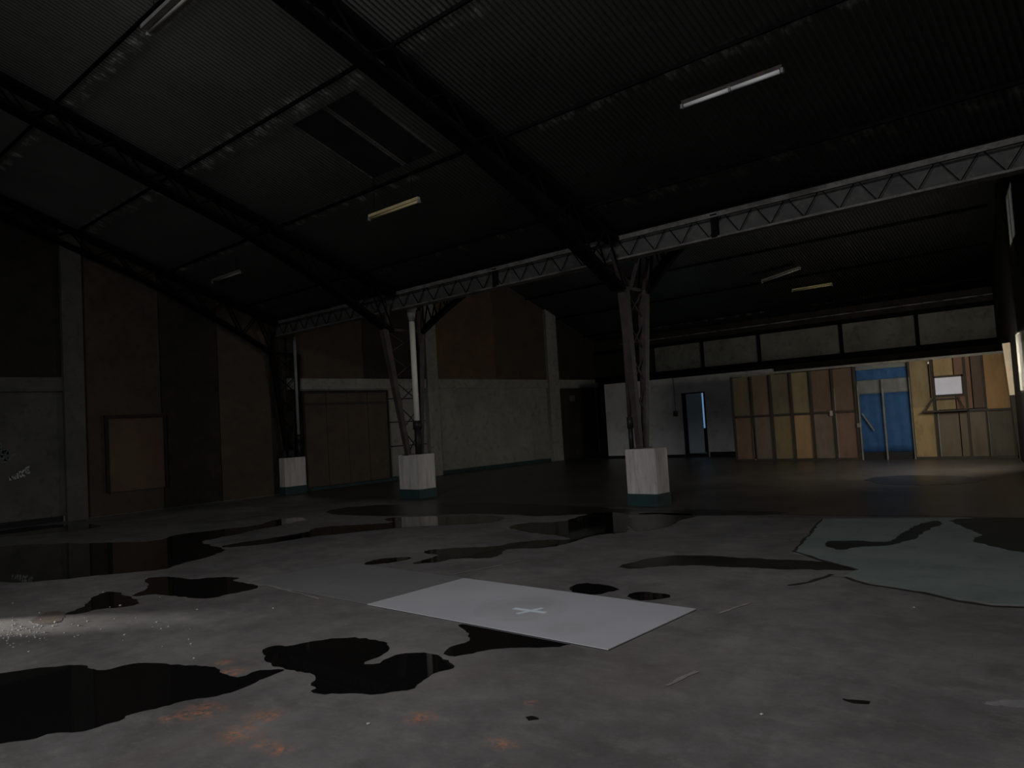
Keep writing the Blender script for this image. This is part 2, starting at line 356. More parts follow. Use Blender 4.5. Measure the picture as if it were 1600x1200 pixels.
# right wall, set slightly askew, with windows
DC = Vector((2.1, -10, 0)).normalized(); PC = Vector((-3.05, 20.74, 0))
sC = lambda y: (20.74-y)/.97867
PF = PC-DC*sC(20.74-(YF+.2-20.74))
s_near = sC(YN-.1)
holesC = [(sC(18.6), sC(14.6), 1.52, 2.72), (sC(17.8), sC(16.45), 4.4, 5.4), (sC(1.6), sC(.2), 1.2, 2.5)]
cw = wall('wall_right', (PC.x, PC.y), (DC.x, DC.y), -.2, sC(YF+.15), s_near, -.02, holesC, board_dark, [sC(RB), sC(YC), sC(RM)])
struct(cw)
nC = Vector((DC.y, -DC.x, 0))   # towards the room
if nC.x > 0: nC = -nC
def onC(s, z, off=0): p = PC+DC*s+nC*off; return Vector((p.x, p.y, z))
glass, t, p = M('dusty_window_glass')
p.inputs['Base Color'].default_value = (.9, .92, .9, 1); p.inputs['Roughness'].default_value = .25; p.inputs['Transmission Weight'].default_value = 1; p.inputs['IOR'].default_value = 1.1
frame_pale = mottled('pale_window_frame', (.55, .50, .40), (.40, .36, .30), 6, .7)
for k, (a, b, z0, z1) in enumerate(holesC):
    bm = bmesh.new()
    for q0, q1 in (((a, z0), (b, z0)), ((a, z1), (b, z1)), ((a, z0), (a, z1)), ((b, z0), (b, z1)), (((a+b)/2, z0), ((a+b)/2, z1))):
        bar(bm, onC(q0[0], q0[1], -.03), onC(q1[0], q1[1], -.03), .06, .05, side=nC)
    wf = struct(obj('window_%d' % (k+1), bm, frame_pale if k == 1 else stud_wood))
    bm = bmesh.new(); hexa(bm, [onC(a, z0, -.03), onC(b, z0, -.03), onC(b, z0, -.036), onC(a, z0, -.036), onC(a, z1, -.03), onC(b, z1, -.03), onC(b, z1, -.036), onC(a, z1, -.036)])
    obj('pane', bm, glass, wf)
# outside: pale weathered yard wall seen through the windows
yard = mottled('weathered_whitewash', (.80, .82, .72), (.60, .66, .54), 5, .9, (.30, .38, .24), 9)
bm = bmesh.new(); hexa(bm, [onC(sC(27), -.1, -2.2), onC(sC(-4), -.1, -2.2), onC(sC(-4), -.1, -2.4), onC(sC(27), -.1, -2.4), onC(sC(27), 3.4, -2.2), onC(sC(-4), 3.4, -2.2), onC(sC(-4), 3.4, -2.4), onC(sC(27), 3.4, -2.4)])
tag(obj('yard_wall', bm, yard), 'pale mossy outdoor wall seen through the low right-hand window', 'wall')

# ------------------------------------------------------------------ columns, gutter beam, trusses
def lattice_column(label, X, Yb, Yt, zb, zt, plinth, group=None, w0=.09, w1=.15, dark=steel_dark):
    (x0, x1, y0, y1) = plinth; r = thing('lattice_column', label, 'column', ((x0+x1)/2, (y0+y1)/2, 0), group)
    bm = bmesh.new(); box(bm, x0, x1, y0, y1, 0, .94)
    bmesh.ops.bevel(bm, geom=bm.edges[:], offset=.012, segments=2, affect='EDGES'); pl = obj('plinth', bm, white_paint, r); pl['label'] = 'white painted concrete plinth'
    bm = bmesh.new(); box(bm, x0-.006, x1+.006, y0-.006, y1+.006, 0, .20); g = obj('painted_base', bm, plinth_green, pl); g['label'] = 'dark green painted base band'
    for k in (0, 1):
        bm = bmesh.new(); bar(bm, (X, Yb[k], zb), (X, Yt[k], zt), w0, w0, (1, 0, 0), w1, w1)
        bar(bm, (X, Yb[k], zb), (X, Yb[k], zb+.02), w0*1.8, w0*1.8)
        obj('leg', bm, dark, r)
    bm = bmesh.new(); n = 5; lp = lambda k, f: (X, Yb[k]+(Yt[k]-Yb[k])*f, zb+(zt-zb)*f)
    for i in range(n):
        f0, f1 = i/n+.01, (i+1)/n
        bar(bm, lp(0, f0), lp(1, f1), .03, .012); bar(bm, lp(1, f0), lp(0, f1), .03, .012)
    bar(bm, lp(0, 1), lp(1, 1), .05, .05)
    obj('lacing', bm, dark, r)
    return r
def roof_truss(label, X, knee, side=1, w=.26, m=steel_black):
    """half portal rafter in plane X from the column head up to the ridge; side=1 hall bay, -1 far bay"""
    y0, z0 = knee; yr = RM if side == 1 else RB; r = thing('roof_truss', label, 'truss', (X, y0, z0))
    ys = YC-.25 if side == 1 else YC+.35
    top = lambda y: (X, y, zr(y)-.20)
    bm = bmesh.new(); bar(bm, top(ys), top(yr), w, .08); obj('top_chord', bm, m, r)
    L = abs(yr-y0); bot = []
    for i in range(15):
        f = i/14; y = y0+(yr-y0)*f; dep = .36+max(0, (zr(y0)-.2-z0)-.36)*max(0, 1-f*3.4)**1.5
        bot.append((X, y, zr(y)-.20-dep))
    bm = bmesh.new()
    for a, b in zip(bot, bot[1:]): bar(bm, a, b, w, .07)
    obj('bottom_chord', bm, m, r)
    bm = bmesh.new()
    for i in range(14):
        a, b = bot[i], bot[i+1]; mt = top((a[1]+b[1])/2)
        for dx in (-w/2+.02, w/2-.02):
            bar(bm, (a[0]+dx, a[1], a[2]), (mt[0]+dx, mt[1], mt[2]), .025, .025); bar(bm, (mt[0]+dx, mt[1], mt[2]), (b[0]+dx, b[1], b[2]), .025, .025)
    obj('web', bm, m, r)
    return r
c1 = lattice_column('nearest lattice steel column on a white plinth, right of centre', -6.95, (10.90, 11.08), (10.72, 11.36), .94, 3.66, (-7.15, -6.57, 10.74, 11.14))
c2 = lattice_column('middle lattice column with a bright white downpipe', -12.72, (10.72, 11.08), (10.22, 11.25), .94, 3.66, (-13.0, -12.35, 10.66, 11.15), w0=.10, w1=.14)
c3 = lattice_column('farthest lattice column on a white plinth against the left wall', -17.55, (10.72, 11.0), (10.40, 11.15), .94, 3.66, (-17.69, -17.42, 10.55, 11.18), w0=.08, w1=.12, dark=steel_black)
roof_truss('hall roof truss rising from the nearest column', -6.95, (10.6, 3.62))
roof_truss('hall roof truss rising from the middle column', -12.72, (10.4, 3.62))
roof_truss('hall roof truss at the left wall above the farthest column', -17.45, (10.4, 3.62), w=.2)
roof_truss('far bay roof truss rising from the nearest column', -6.95, (11.36, 3.62), -1)
roof_truss('far bay roof truss rising from the middle column', -12.72, (11.25, 3.62), -1)
# short struts at the first column head
for cc_, p_, q_, w_ in ((c1, (-6.95, 10.74, 3.62), (-6.95, 10.45, 4.25), .07), (c1, (-6.95, 11.36, 3.62), (-6.95, 11.62, 4.25), .07), (c1, (-6.95, 10.95, 3.68), (-6.6, 10.75, 4.2), .05), (c1, (-6.95, 11.1, 3.68), (-7.3, 10.75, 4.2), .05),
                       (c2, (-12.72, 10.3, 3.62), (-12.72, 10.35, 4.2), .07), (c2, (-12.72, 11.25, 3.62), (-12.72, 11.3, 4.2), .07), (c2, (-12.72, 11.2, 3.3), (-12.3, 10.85, 4.05), .05)):
    bm = bmesh.new(); bar(bm, p_, q_, w_, w_); obj('head_strut', bm, steel_dark, cc_)
bm = bmesh.new(); bar(bm, (-17.55, 10.4, 3.62), (-17.55, 10.45, 4.2), .07, .07); obj('head_strut', bm, steel_black, c3)
# downpipes
def pipe(label, X, Y, r, ztop, zmid, m, hop=True, zb=.94):
    o = thing('downpipe', label, 'pipe', (X, Y, zb))
    bm = bmesh.new(); tube(bm, [(X, Y, zmid), (X, Y, ztop)], r, 14); pp_ = obj('pipe', bm, m, o, True)
    bm = bmesh.new(); tube(bm, [(X, Y, zb), (X, Y, zmid-.14)], r*1.15, 14); tube(bm, [(X, Y, zmid-.16), (X, Y, zmid+.03)], r*1.5, 14); obj('lower_pipe', bm, pipe_black, o, True)
    if hop:
        bm = bmesh.new(); tube(bm, [(X, Y, ztop-.02), (X, Y, ztop+.32)], r*1.05, 14, r*1.9); h = obj('hopper', bm, pipe_grey, pp_, True)
    return o
pipe('bright white plastic downpipe on the middle column', -12.56, 10.88, .062, 3.86, 1.64, pipe_white)
pipe('thin grey downpipe standing behind the farthest plinth', -17.45, 11.02, .038, 4.1, 1.50, pipe_grey, False)
pipe('dark downpipe with a collar on the nearest column', -7.07, 10.84, .036, 4.05, 1.45, steel_dark, False)
bm = bmesh.new(); box(bm, -17.64, -17.51, 10.58, 10.95, .94, 1.14); tag(obj('rag_bundle', bm, skirt_black), 'black lump lying on top of the farthest white plinth', 'debris')
o = bpy.data.objects['rag_bundle']; md = o.modifiers.new('round', 'BEVEL'); md.width = .06; md.segments = 3

# valley gutter beam
gb = thing('valley_beam', 'long pale gutter beam with zigzag bars running over the columns', 'beam', (-8, YC, 4.13))
X0, X1, ZB, ZT = XA+.02, -.15, 4.13, 4.47
bm = bmesh.new(); box(bm, X0, X1, 10.64, 10.68, ZB, ZT); obj('fascia', bm, fascia, gb)
bm = bmesh.new(); box(bm, X0, X1, 10.56, 10.72, ZT-.02, ZT+.03); box(bm, X0, X1, 10.52, 10.56, ZT-.055, ZT-.03); o = obj('top_chord', bm, fascia_edge, gb)
bm = bmesh.new(); box(bm, X0, X1, 10.54, 10.76, ZB-.03, ZB); obj('bottom_chord', bm, fascia_edge, gb)
bm = bmesh.new(); x = X0; k = 0
while x < X1-.3:
    a, b = (ZB, ZT) if k % 2 == 0 else (ZT, ZB)
    bar(bm, (x, 10.58, a), (x+.24, 10.58, b), .011, .011, (0, 1, 0)); x += .24; k += 1
for xx in (-9.72, -5.15): box(bm, xx-.05, xx+.05, 10.54, 10.60, ZB-.02, ZT)
obj('lacing', bm, steel_black, gb)
bm = bmesh.new(); box(bm, X0, X1, 10.68, 11.10, 4.30, 4.34); box(bm, X0, X1, 11.06, 11.10, 4.34, 4.62); box(bm, X0, X1, 10.68, 10.71, 4.34, 4.56); obj('gutter', bm, steel_black, gb)
# purlins
words = ['first', 'second', 'third', 'fourth', 'fifth', 'sixth', 'seventh', 'eighth', 'ninth', 'tenth', 'eleventh']
def purlin(y, label, group, m, x1):
    bm = bmesh.new(); z = zr(y)-.11; box(bm, XA+.02, x1, y-.018, y+.018, z+.015, z+.06); tag(obj('purlin', bm, m), label, 'purlin', group)
for i in range(7): y_ = 9.72-1.9*i; purlin(y_, 'dark roof purlin of the hall, %s up from the gutter beam' % words[i], 'hall roof purlins', steel_black, min(PC.x+DC.x*sC(y_)-.15, XR-.1))
for i in range(4): purlin(YC+1.6+1.7*i, 'dark roof purlin of the far bay, %s beyond the gutter beam' % words[i], 'far bay roof purlins', steel_black, PC.x+DC.x*sC(YC+1.6+1.7*i)-.15)
for i in range(4): purlin(YF-.7-1.7*i, 'dark roof purlin of the far bay, %s from the far wall' % words[i], 'far bay roof purlins', steel_black, PC.x+DC.x*sC(YF-.7-1.7*i)-.15)
# smoked rooflight sheets under the roof
def onroof(px, py, off=.03):
    r_ = ray(px, py); tt = (EAVE-off+SL*YC-EYE)/(r_.z+SL*r_.y); return Vector((0, 0, EYE))+r_*tt
pa, pb, pc, pd = onroof(556, 142), onroof(690, 234), onroof(509, 169), onroof(472, 187)
ya, yb = pa.y, pb.y
def rooflight(xl, xr, label):
    bm = bmesh.new(); v = []
    for x, y in ((xl, ya), (xr, ya), (xr, yb), (xl, yb)):
        v.append((x, y, zr(y)-.022))
    hexa(bm, v+[(q[0], q[1], q[2]+.006) for q in v]); o = tag(obj('rooflight_sheet', bm, panel_dark), label, 'rooflight', 'smoked rooflight sheets')
    for i, j in ((1, 2), (0, 3)):
        bm = bmesh.new(); bar(bm, v[i], v[j], .03, .02); obj('edge_strip', bm, fascia_edge, o)
rooflight(pc.x+.02, pa.x, 'smooth dark rooflight sheet in the roof, right one of the pair')
rooflight(pd.x-.25, pc.x-.04, 'smooth dark rooflight sheet in the roof, left one of the pair')

# ------------------------------------------------------------------ ceiling lights
def light_fixture(label, p, q, body, tube_m, bw=.075, wires=True, double=False, group='unlit ceiling tube lights'):
    p, q = Vector(p), Vector(q); mid = (p+q)/2; d = (q-p).normalized()
    o = thing('tube_light', label, 'light', tuple(mid), group)
    bm = bmesh.new(); up_ = Vector((0, 0, .045)); bar(bm, p+up_, q+up_, bw, .045, side=(0, 1, 0)); obj('batten', bm, body, o)
    ends = [(p+d*.03, q-d*.03)] if not double else [(p+d*.03, mid-d*.02), (mid+d*.02, q-d*.03)]
    for a, b in ends:
        bm = bmesh.new(); tube(bm, [a, b], (.026 if double else .019), 10); obj('tube', bm, tube_m, o, True)
    for e in ([p, q] if not double else [p, mid, q]):
        bm = bmesh.new(); bar(bm, e-d*.014, e+d*.014, .045, .055, side=(0, 1, 0)); obj('tube_holder', bm, pipe_grey, o)
    if wires:
        for f in (.12, .88):
            bm = bmesh.new(); a = p+(q-p)*f+Vector((0, 0, .06)); tube(bm, [a, (a.x, a.y, zr(a.y)-.02)], .004, 6); obj('hanger', bm, steel_black, o)
    return o
tube_white = mottled('white_glass_tube', (.88, .88, .86), (.82, .82, .80), 3, .35)
tube_cream = mottled('cream_tube', (.62, .52, .26), (.50, .42, .22), 4, .4)
tube_dim = mottled('dusty_tube', (.34, .34, .29), (.25, .25, .22), 4, .5)
light_fixture('largest white tube light, upper right, hanging under the hall roof', (-4.27, 8.14, 5.17), (-3.04, 8.14, 5.17), steel_dark, tube_white, .03, double=True)
light_fixture('yellowed tube light hanging above the middle column', (-9.63, 7.56, 4.92), (-8.42, 7.56, 4.92), batten_yellow, tube_cream, .05)
light_fixture('small dim tube light hanging near the left wall', (-16.24, 8.22, 5.08), (-15.02, 8.22, 5.08), batten_grey, tube_dim, .03)
a = hit(232, 52, 1, 3.35)
light_fixture('wide dusty batten light cut by the top edge, upper left', (a.x, a.y, a.z), (a.x+1.25, a.y, a.z), batten_grey, tube_dim, .16)
a = hit(6, 264, 1, 4.6)
light_fixture('dusty batten light cut by the left photo edge', (a.x-1.22, a.y, a.z), (a.x, a.y, a.z), batten_grey, tube_dim, .14)
a, b = hit(1191, 441, 1, 21.6), hit(1250, 420, 1, 21.6)
light_fixture('wide grey tube light hanging askew in the far bay', a, b, batten_grey, tube_dim, .13)
a, b = hit(1238, 455, 1, 23.2), hit(1300, 445, 1, 23.2)
light_fixture('thin yellowish tube light in the far bay, right of the askew one', a, b, batten_yellow, tube_cream, .04)

# ------------------------------------------------------------------ white partition room with door
YW = 22.9
wp = thing('white_partition', 'white painted partition wall with a doorway behind the nearest column', 'partition', (-13, YW, 0))
bm = bmesh.new()
for x0, x1, z0, z1 in ((-15.95, -12.78, .0, 2.70), (-11.95, -9.6, 0, 2.70), (-12.78, -11.95, 2.14, 2.70)): box(bm, x0, x1, YW, YW+.1, z0, z1)
obj('wall_panel', bm, white_wall, wp)
for x0, x1, z1 in ((-15.95, -12.8, .09), (-11.9, -9.99, .16)):
    bm = bmesh.new(); box(bm, x0, x1, YW-.02, YW, 0, z1); obj('skirting', bm, skirt_black, wp)
bm = bmesh.new(); box(bm, -16.0, -9.6, YW-.03, YW+.13, 2.70, 2.76); obj('top_rail', bm, steel_black, wp)
bm = bmesh.new(); box(bm, -12.80, -12.72, YW-.03, YW+.12, 0, 2.14); box(bm, -12.0, -11.95, YW-.02, YW+.12, 0, 2.16); box(bm, -12.8, -11.95, YW-.02, YW+.12, 2.12, 2.16); obj('door_frame', bm, skirt_black, wp)
leaf = thing('open_door', 'pale bluish door leaf standing ajar in the white partition', 'door', (-12.72, YW+.1, 0))
bm = bmesh.new(); bar(bm, (-12.535, YW+.22, .12), (-12.535, YW+.22, 2.2), .65, .04, side=(1, .12, 0)); lf_ = obj('leaf', bm, mottled('bluish_door_paint', (.50, .60, .68), (.42, .52, .60), 2, .5), leaf)
bm = bmesh.new(); bar(bm, (-12.33, YW+.19, 1.0), (-12.25, YW+.19, 1.0), .03, .03); obj('handle', bm, steel_dark, lf_)
bm = bmesh.new(); box(bm, -12.75, -11.9, YW+.02, YW+1.7, 0, .10); tag(obj('door_step', bm, skirt_black), 'low dark step behind the open doorway', 'step')
# back room walls
bp, t, p = M('blue_film_pane'); p.inputs['Base Color'].default_value = (.16, .30, .46, 1); p.inputs['Transmission Weight'].default_value = 1; p.inputs['IOR'].default_value = 1.02; p.inputs['Roughness'].default_value = .3
bm = bmesh.new(); box(bm, -13.95, -12.9, YF+.05, YF+.055, .85, 2.55); wf = struct(obj('window_4', bm, bp)); wf['label'] = 'blue-filmed back window'
a = hit(1056, 646, 1, YW); bm = bmesh.new(); box(bm, a.x-.07, a.x+.07, YW-.06, YW, a.z-.10, a.z+.08)
sw = tag(obj('switch_box', bm, mottled('brown_switch', (.10, .085, .06), (.07, .06, .045), 6, .6)), 'small dark switch box on the white partition left of the doorway', 'switch')
bm = bmesh.new(); box(bm, a.x-.012, a.x+.012, YW-.02, YW, a.z+.08, 2.69); obj('cable', bm, pipe_grey, sw)

# ------------------------------------------------------------------ plywood partition
pp = thing('plywood_partition', 'row of mismatched plywood sheets on studs at the right of the far bay', 'partition', (-6.5, YB, 0))
olive, brown, red, orange, ochre, yellow, grey = (.165, .135, .085), (.175, .125, .08), (.16, .095, .065), (.30, .185, .095), (.33, .22, .09), (.24, .19, .085), (.10, .09, .07)
def panel(x0, x1, z0, z1, key, c, th=.02):
    bm = bmesh.new(); box(bm, x0+.012, x1-.012, YB, YB+th, z0, z1); return obj('plywood_panel', bm, plywood(key, c), pp)
xs = [-9.93, -9.34, -8.78, -8.2, -7.66, -7.08, -6.51]
ups = ['olive', 'brown', 'olive', 'khaki', 'umber', 'umber']; los = ['redbrown', 'taupe', 'mustard', 'orange', 'taupe', 'sienna']
cc = dict(olive=(.15, .125, .08), brown=(.165, .12, .08), khaki=(.20, .165, .09), umber=(.13, .085, .06), redbrown=(.16, .11, .07), taupe=(.165, .125, .095), mustard=(.21, .16, .08), orange=(.30, .19, .095), sienna=(.17, .10, .07),
          gold=(.22, .165, .085), yellow=(.30, .215, .10), rust=(.17, .092, .058), dun=(.125, .098, .065), ochre=(.26, .15, .06), drab=(.075, .062, .042), plum=(.085, .055, .04))
for i in range(6):
    panel(xs[i], xs[i+1], 1.28, 2.42, ups[i], cc[ups[i]]); panel(xs[i], xs[i+1], .06, 1.28, los[i], cc[los[i]])
for x0, x1, z0, z1, k in ((-5.20, -4.68, 1.28, 2.44, 'gold'), (-5.20, -4.68, .06, 1.28, 'yellow'), (-4.66, -4.22, 2.0, 2.44, 'yellow'), (-4.22, -3.86, 1.2, 2.44, 'rust'), (-3.86, -3.60, 1.2, 2.44, 'plum'), (-3.60, -3.06, 1.14, 2.46, 'ochre'),
                          (-4.68, -4.18, .06, 1.18, 'dun'), (-4.18, -3.62, .06, 1.18, 'dun'), (-3.62, -3.06, .06, 1.12, 'drab'), (-4.66, -4.22, 1.2, 1.52, 'gold')):
    panel(x0, x1, z0, z1, k, cc[k])
def stud(x, z0, z1, m, wd=.045, label=None, dx=0):
    bm = bmesh.new(); bar(bm, (x, YB-.025, z0), (x+dx, YB-.025, z1), wd, .045); o = obj('stud', bm, m, pp)
    if label: o['label'] = label
for x in xs: stud(x, .06, 2.42, stud_dark, .055)
for x in (-5.20, -4.68, -3.98, -3.60): stud(x, .06, 2.44, stud_dark, .04)
stud(-9.36, .03, .95, stud_wood, .045, 'pale stud'); stud(-4.62, .06, 1.2, stud_wood, .025, 'pale stud'); stud(-3.58, .06, 1.3, stud_wood, .025, 'pale stud')
stud(-7.05, .06, 1.9, stud_wood, .02, 'pale stud'); stud(-3.08, .06, 2.5, stud_dark, .06)
bm = bmesh.new(); box(bm, -9.93, -6.51, YB-.05, YB-.002, 1.25, 1.31); box(bm, -9.95, -6.48, YB-.03, YB-.001, 0, .06); obj('rail', bm, stud_dark, pp)
bm = bmesh.new(); box(bm, -4.68, -3.06, YB-.05, YB-.002, 1.12, 1.17); box(bm, -5.2, -3.06, YB-.04, YB, 0, .06); obj('rail', bm, stud_dark, pp)
bm = bmesh.new(); box(bm, -9.96, -3.06, YB-.02, YB+.06, 2.44, 2.50); obj('rail', bm, stud_wood, pp)
bm = bmesh.new(); box(bm, -9.98, -9.90, YB-.02, YB+2.1, 0, 2.45); obj('side_panel', bm, stud_dark, pp)
# blue tarpaulin in the opening
tp = thing('blue_tarpaulin', 'blue tarpaulin with a grey band hung across the partition opening', 'tarpaulin', (-5.85, YB+.05, 0))
def cloth(name, x0, x1, z0, z1, m):
    bm = bmesh.new(); nx, nz = 30, 8; g = [[bm.verts.new((x0+(x1-x0)*i/nx, YB+.05+.005*math.sin(i*.9+j*.3)+.003*math.sin(i*2.3), z0+(z1-z0)*j/nz)) for i in range(nx+1)] for j in range(nz+1)]
    for j in range(nz):
        for i in range(nx): bm.faces.new((g[j][i], g[j][i+1], g[j+1][i+1], g[j+1][i]))
    o = obj(name, bm, m, tp, True); sd = o.modifiers.new('th', 'SOLIDIFY'); sd.thickness = .004; return o
cloth('sheet', -6.50, -5.20, .20, 1.70, blue_sheet); cloth('sheet', -6.50, -5.20, 2.06, 2.33, blue_sheet); cloth('grey_band', -6.50, -5.20, 1.70, 2.06, grey_sheet)
cloth('top_hem', -6.50, -5.20, 2.33, 2.44, grey_sheet)
bm = bmesh.new(); box(bm, -6.5, -5.2, YB+.06, YB+.09, 0, .25); obj('lower_edge', bm, skirt_black, tp)
for x, lab in ((-5.84, 'pale upright pole standing in the middle of the blue tarpaulin'), (-6.44, 'pale upright pole at the left edge of the blue tarpaulin'), (-5.20, 'thin pale upright pole at the right edge of the blue tarpaulin')):
    bm = bmesh.new(); bar(bm, (x, YB-.04, 0), (x+.0, YB-.04, 2.05 if x > -6 else 1.95), .035 if x != -5.2 else .022, .03); tag(obj('upright_pole', bm, stud_wood), lab, 'pole')
a, b = hit(1366, 673, 1, YB-.03), hit(1347, 646, 1, YB-.03)
bm = bmesh.new(); bar(bm, a, b, .03, .03); tag(obj('loose_batten', bm, stud_wood), 'short slanting stick fixed across the lower left of the blue tarpaulin', 'batten')
# window of the partition with white sheet, shelf and brackets
a, b = hit(1460, 591, 1, YB-.03), hit(1504, 616, 1, YB-.03)
wn = thing('paper_window', 'white paper-covered window opening in the plywood partition', 'window', ((a.x+b.x)/2, YB-.03, a.z))
bm = bmesh.new(); box(bm, a.x, b.x, YB-.032, YB-.02, b.z+.02, a.z-.0); obj('paper', bm, paper, wn)
bm = bmesh.new()
for z in (a.z+.0, b.z-.04): box(bm, a.x-.04, b.x+.04, YB-.04, YB-.018, z, z+.05)
for x in (a.x-.04, b.x): box(bm, x, x+.04, YB-.04, YB-.018, b.z, a.z+.04)
obj('frame', bm, stud_dark, wn)
sf = thing('counter_shelf', 'dark shelf on slanting brackets under the paper window', 'shelf', (-4.4, YB-.15, 1.15))
bm = bmesh.new(); box(bm, -4.92, -3.95, YB-.24, YB-.03, 1.15, 1.19); obj('board', bm, stud_dark, sf)
for p_, q_ in (((-4.86, YB-.22, 1.17), (-4.70, YB-.05, 1.48)), ((-4.00, YB-.22, 1.17), (-4.16, YB-.05, 1.48))):
    bm = bmesh.new(); bar(bm, p_, q_, .03, .03); obj('bracket', bm, stud_dark, sf)
bm = bmesh.new(); box(bm, -4.72, -4.12, YB-.06, YB-.03, 1.44, 1.48); obj('bracket_rail', bm, stud_dark, sf)
a = hit(1450, 567, 1, YB-.05); bm = bmesh.new(); bmesh.ops.create_icosphere(bm, subdivisions=2, radius=.028, matrix=Matrix.Translation(a))
lb = tag(obj('bulb', bm, batten_white, None, True), 'tiny white bulb high on the yellow partition panel', 'bulb')
bm = bmesh.new(); box(bm, a.x-.008, a.x+.008, YB-.05, YB-.03, 1.5, a.z-.03); obj('cable', bm, steel_black, lb)
a = hit(1299, 646, 1, YB-.05); bm = bmesh.new(); box(bm, a.x-.035, a.x+.035, YB-.075, YB-.05, a.z-.06, a.z+.07)
tag(obj('socket_box', bm, mottled('pale_socket', (.40, .34, .31), (.3, .25, .22), 5, .6)), 'small pale socket box on the brown plywood rail', 'socket')
a = hit(1343, 664, 1, YB-.05); bm = bmesh.new(); box(bm, a.x-.05, a.x+.03, YB-.09, YB-.05, a.z-.06, a.z+.05)
tag(obj('padlock_hasp', bm, stud_wood), 'pale hasp at the left jamb of the blue tarpaulin', 'hasp')
# leaning plank in the right corner: lit strip put in pale, rest dark
a, b = hit(1584, 617, 1, 20.2), hit(1572, 536, 1, 20.2)
bm = bmesh.new(); bar(bm, a, b, .15, .03)
lp_ = tag(obj('leaning_plank', bm, mottled('lit_strip_paint', (.80, .68, .50), (.62, .52, .38), 7, .7, (.85, .5, .3), 9, 0, (1, 1, .3))), 'plank leaning in the right-hand corner beside the window, lit strip painted pale', 'plank')
foot = a-(b-a)*((a.z)/(b.z-a.z)); bm = bmesh.new(); bar(bm, foot, a, .13, .03); o = obj('lower_end', bm, stud_dark, lp_); o['label'] = 'dark lower end'

# ------------------------------------------------------------------ floor: sheets, screed, puddles, cracks
bm = bmesh.new()
gs = [(1285, 811), (1262, 838), (1240, 864), (1275, 872), (1310, 880), (1341, 889), (1320, 900), (1355, 913), (1404, 920), (1442, 925), (1495, 937), (1547, 944), (1640, 946), (1700, 930), (1690, 812), (1500, 809)]
prism(bm, [flr(*q) for q in gs], 0, .003); g = obj('screed_patch', bm, green_screed, floor); g['label'] = 'green-grey screed patch'
def ribbon(name, pts, wd, m, z=.0045, jit=.3):
    bm = bmesh.new(); P = [Vector((*flr(*q), z)) for q in pts]; Q = []
    for a, b in zip(P, P[1:]):
        n = max(2, int((b-a).length/.12))
        for i in range(n): Q.append(a+(b-a)*i/n)
    Q.append(P[-1]); L = []; R_ = []
    for i, p_ in enumerate(Q):
        d = (Q[min(i+1, len(Q)-1)]-Q[max(i-1, 0)]).normalized(); nn = Vector((-d.y, d.x, 0)); o_ = nn*random.uniform(-1, 1)*wd*jit
        ww = wd*random.uniform(.4, 1.2)/2; L.append(bm.verts.new(p_+o_+nn*ww)); R_.append(bm.verts.new(p_+o_-nn*ww))
    for i in range(len(Q)-1): bm.faces.new((L[i], L[i+1], R_[i+1], R_[i]))
    return obj(name, bm, m, floor)
for pts in (((1285, 811), (1262, 838), (1241, 862), (1278, 874), (1312, 884), (1339, 891)), ((1322, 902), (1356, 914), (1404, 921), (1442, 927), (1497, 939), (1548, 948), (1600, 949)), ((1230, 915), (1262, 910), (1300, 898))):
    ribbon('crack', pts, .045, crack_m)
for pts in (((1060, 800), (1180, 803), (1300, 805), (1450, 806), (1640, 811)),): ribbon('crack', pts, .05, crack_m, .0012, .2)
for pts in (((1288, 899), (1330, 903), (1362, 912), (1400, 919)), ((1120, 959), (1150, 950), (1176, 942)), ((1040, 1072), (1062, 1062), (1090, 1050)), ((1495, 937), (1550, 946), (1600, 947)), ((500, 936), (430, 918), (330, 903)), ((577, 945), (640, 931), (692, 918)), ((705, 898), (760, 888), (815, 876))):
    ribbon('joint_line', pts, .035, joint_m, .0035)
def sheet(name, label, x0, x1, y0, y1, m, z=.006):
    bm = bmesh.new(); box(bm, x0, x1, y0, y1, z, z+.006); return tag(obj(name, bm, m), label, 'sheet')
sheet_m, t, p = M('pale_vinyl_sheet'); tc = N(t, 'ShaderNodeTexCoord')
c = ramp(t, noise(t, 1.4, 5, .6), [(.3, (.43, .43, .455)), (.7, (.50, .50, .525))])
for (px, py, rr, wd, dk) in ((815, 953, .34, .05, .9), (815, 953, .33, .33, .84), (885, 985, .2, .2, .93)):
    x, y = flr(px, py); vm = N(t, 'ShaderNodeVectorMath', operation='SUBTRACT'); t.links.new(tc.outputs['Object'], vm.inputs[0]); vm.inputs[1].default_value = (x, y, 0.01)
    ln = N(t, 'ShaderNodeVectorMath', operation='LENGTH'); t.links.new(vm.outputs[0], ln.inputs[0])
    g = N(t, 'ShaderNodeMapRange'); g.inputs['From Min'].default_value = wd; g.inputs['From Max'].default_value = wd*.7
    dd = math_(t, 'ABSOLUTE', math_(t, 'SUBTRACT', ln.outputs['Value'], rr if wd < .1 else 0.0)); t.links.new(dd, g.inputs[0])
    c = mix(t, c, mix(t, c, (dk, dk*.98, dk*.97), .999, 'MULTIPLY'), math_(t, 'MULTIPLY', g.outputs[0], ramp(t, noise(t, 3, 3), [(.35, G(.4)), (.6, G(1))])))
t.links.new(c, p.inputs['Base Color']); p.inputs['Roughness'].default_value = .42
sh = sheet('floor_sheet', 'pale grey sheet lying on the wet floor with a taped cross', -5.43, -2.91, 4.03, 5.20, sheet_m)
x, y = flr(828, 957); bm = bmesh.new()
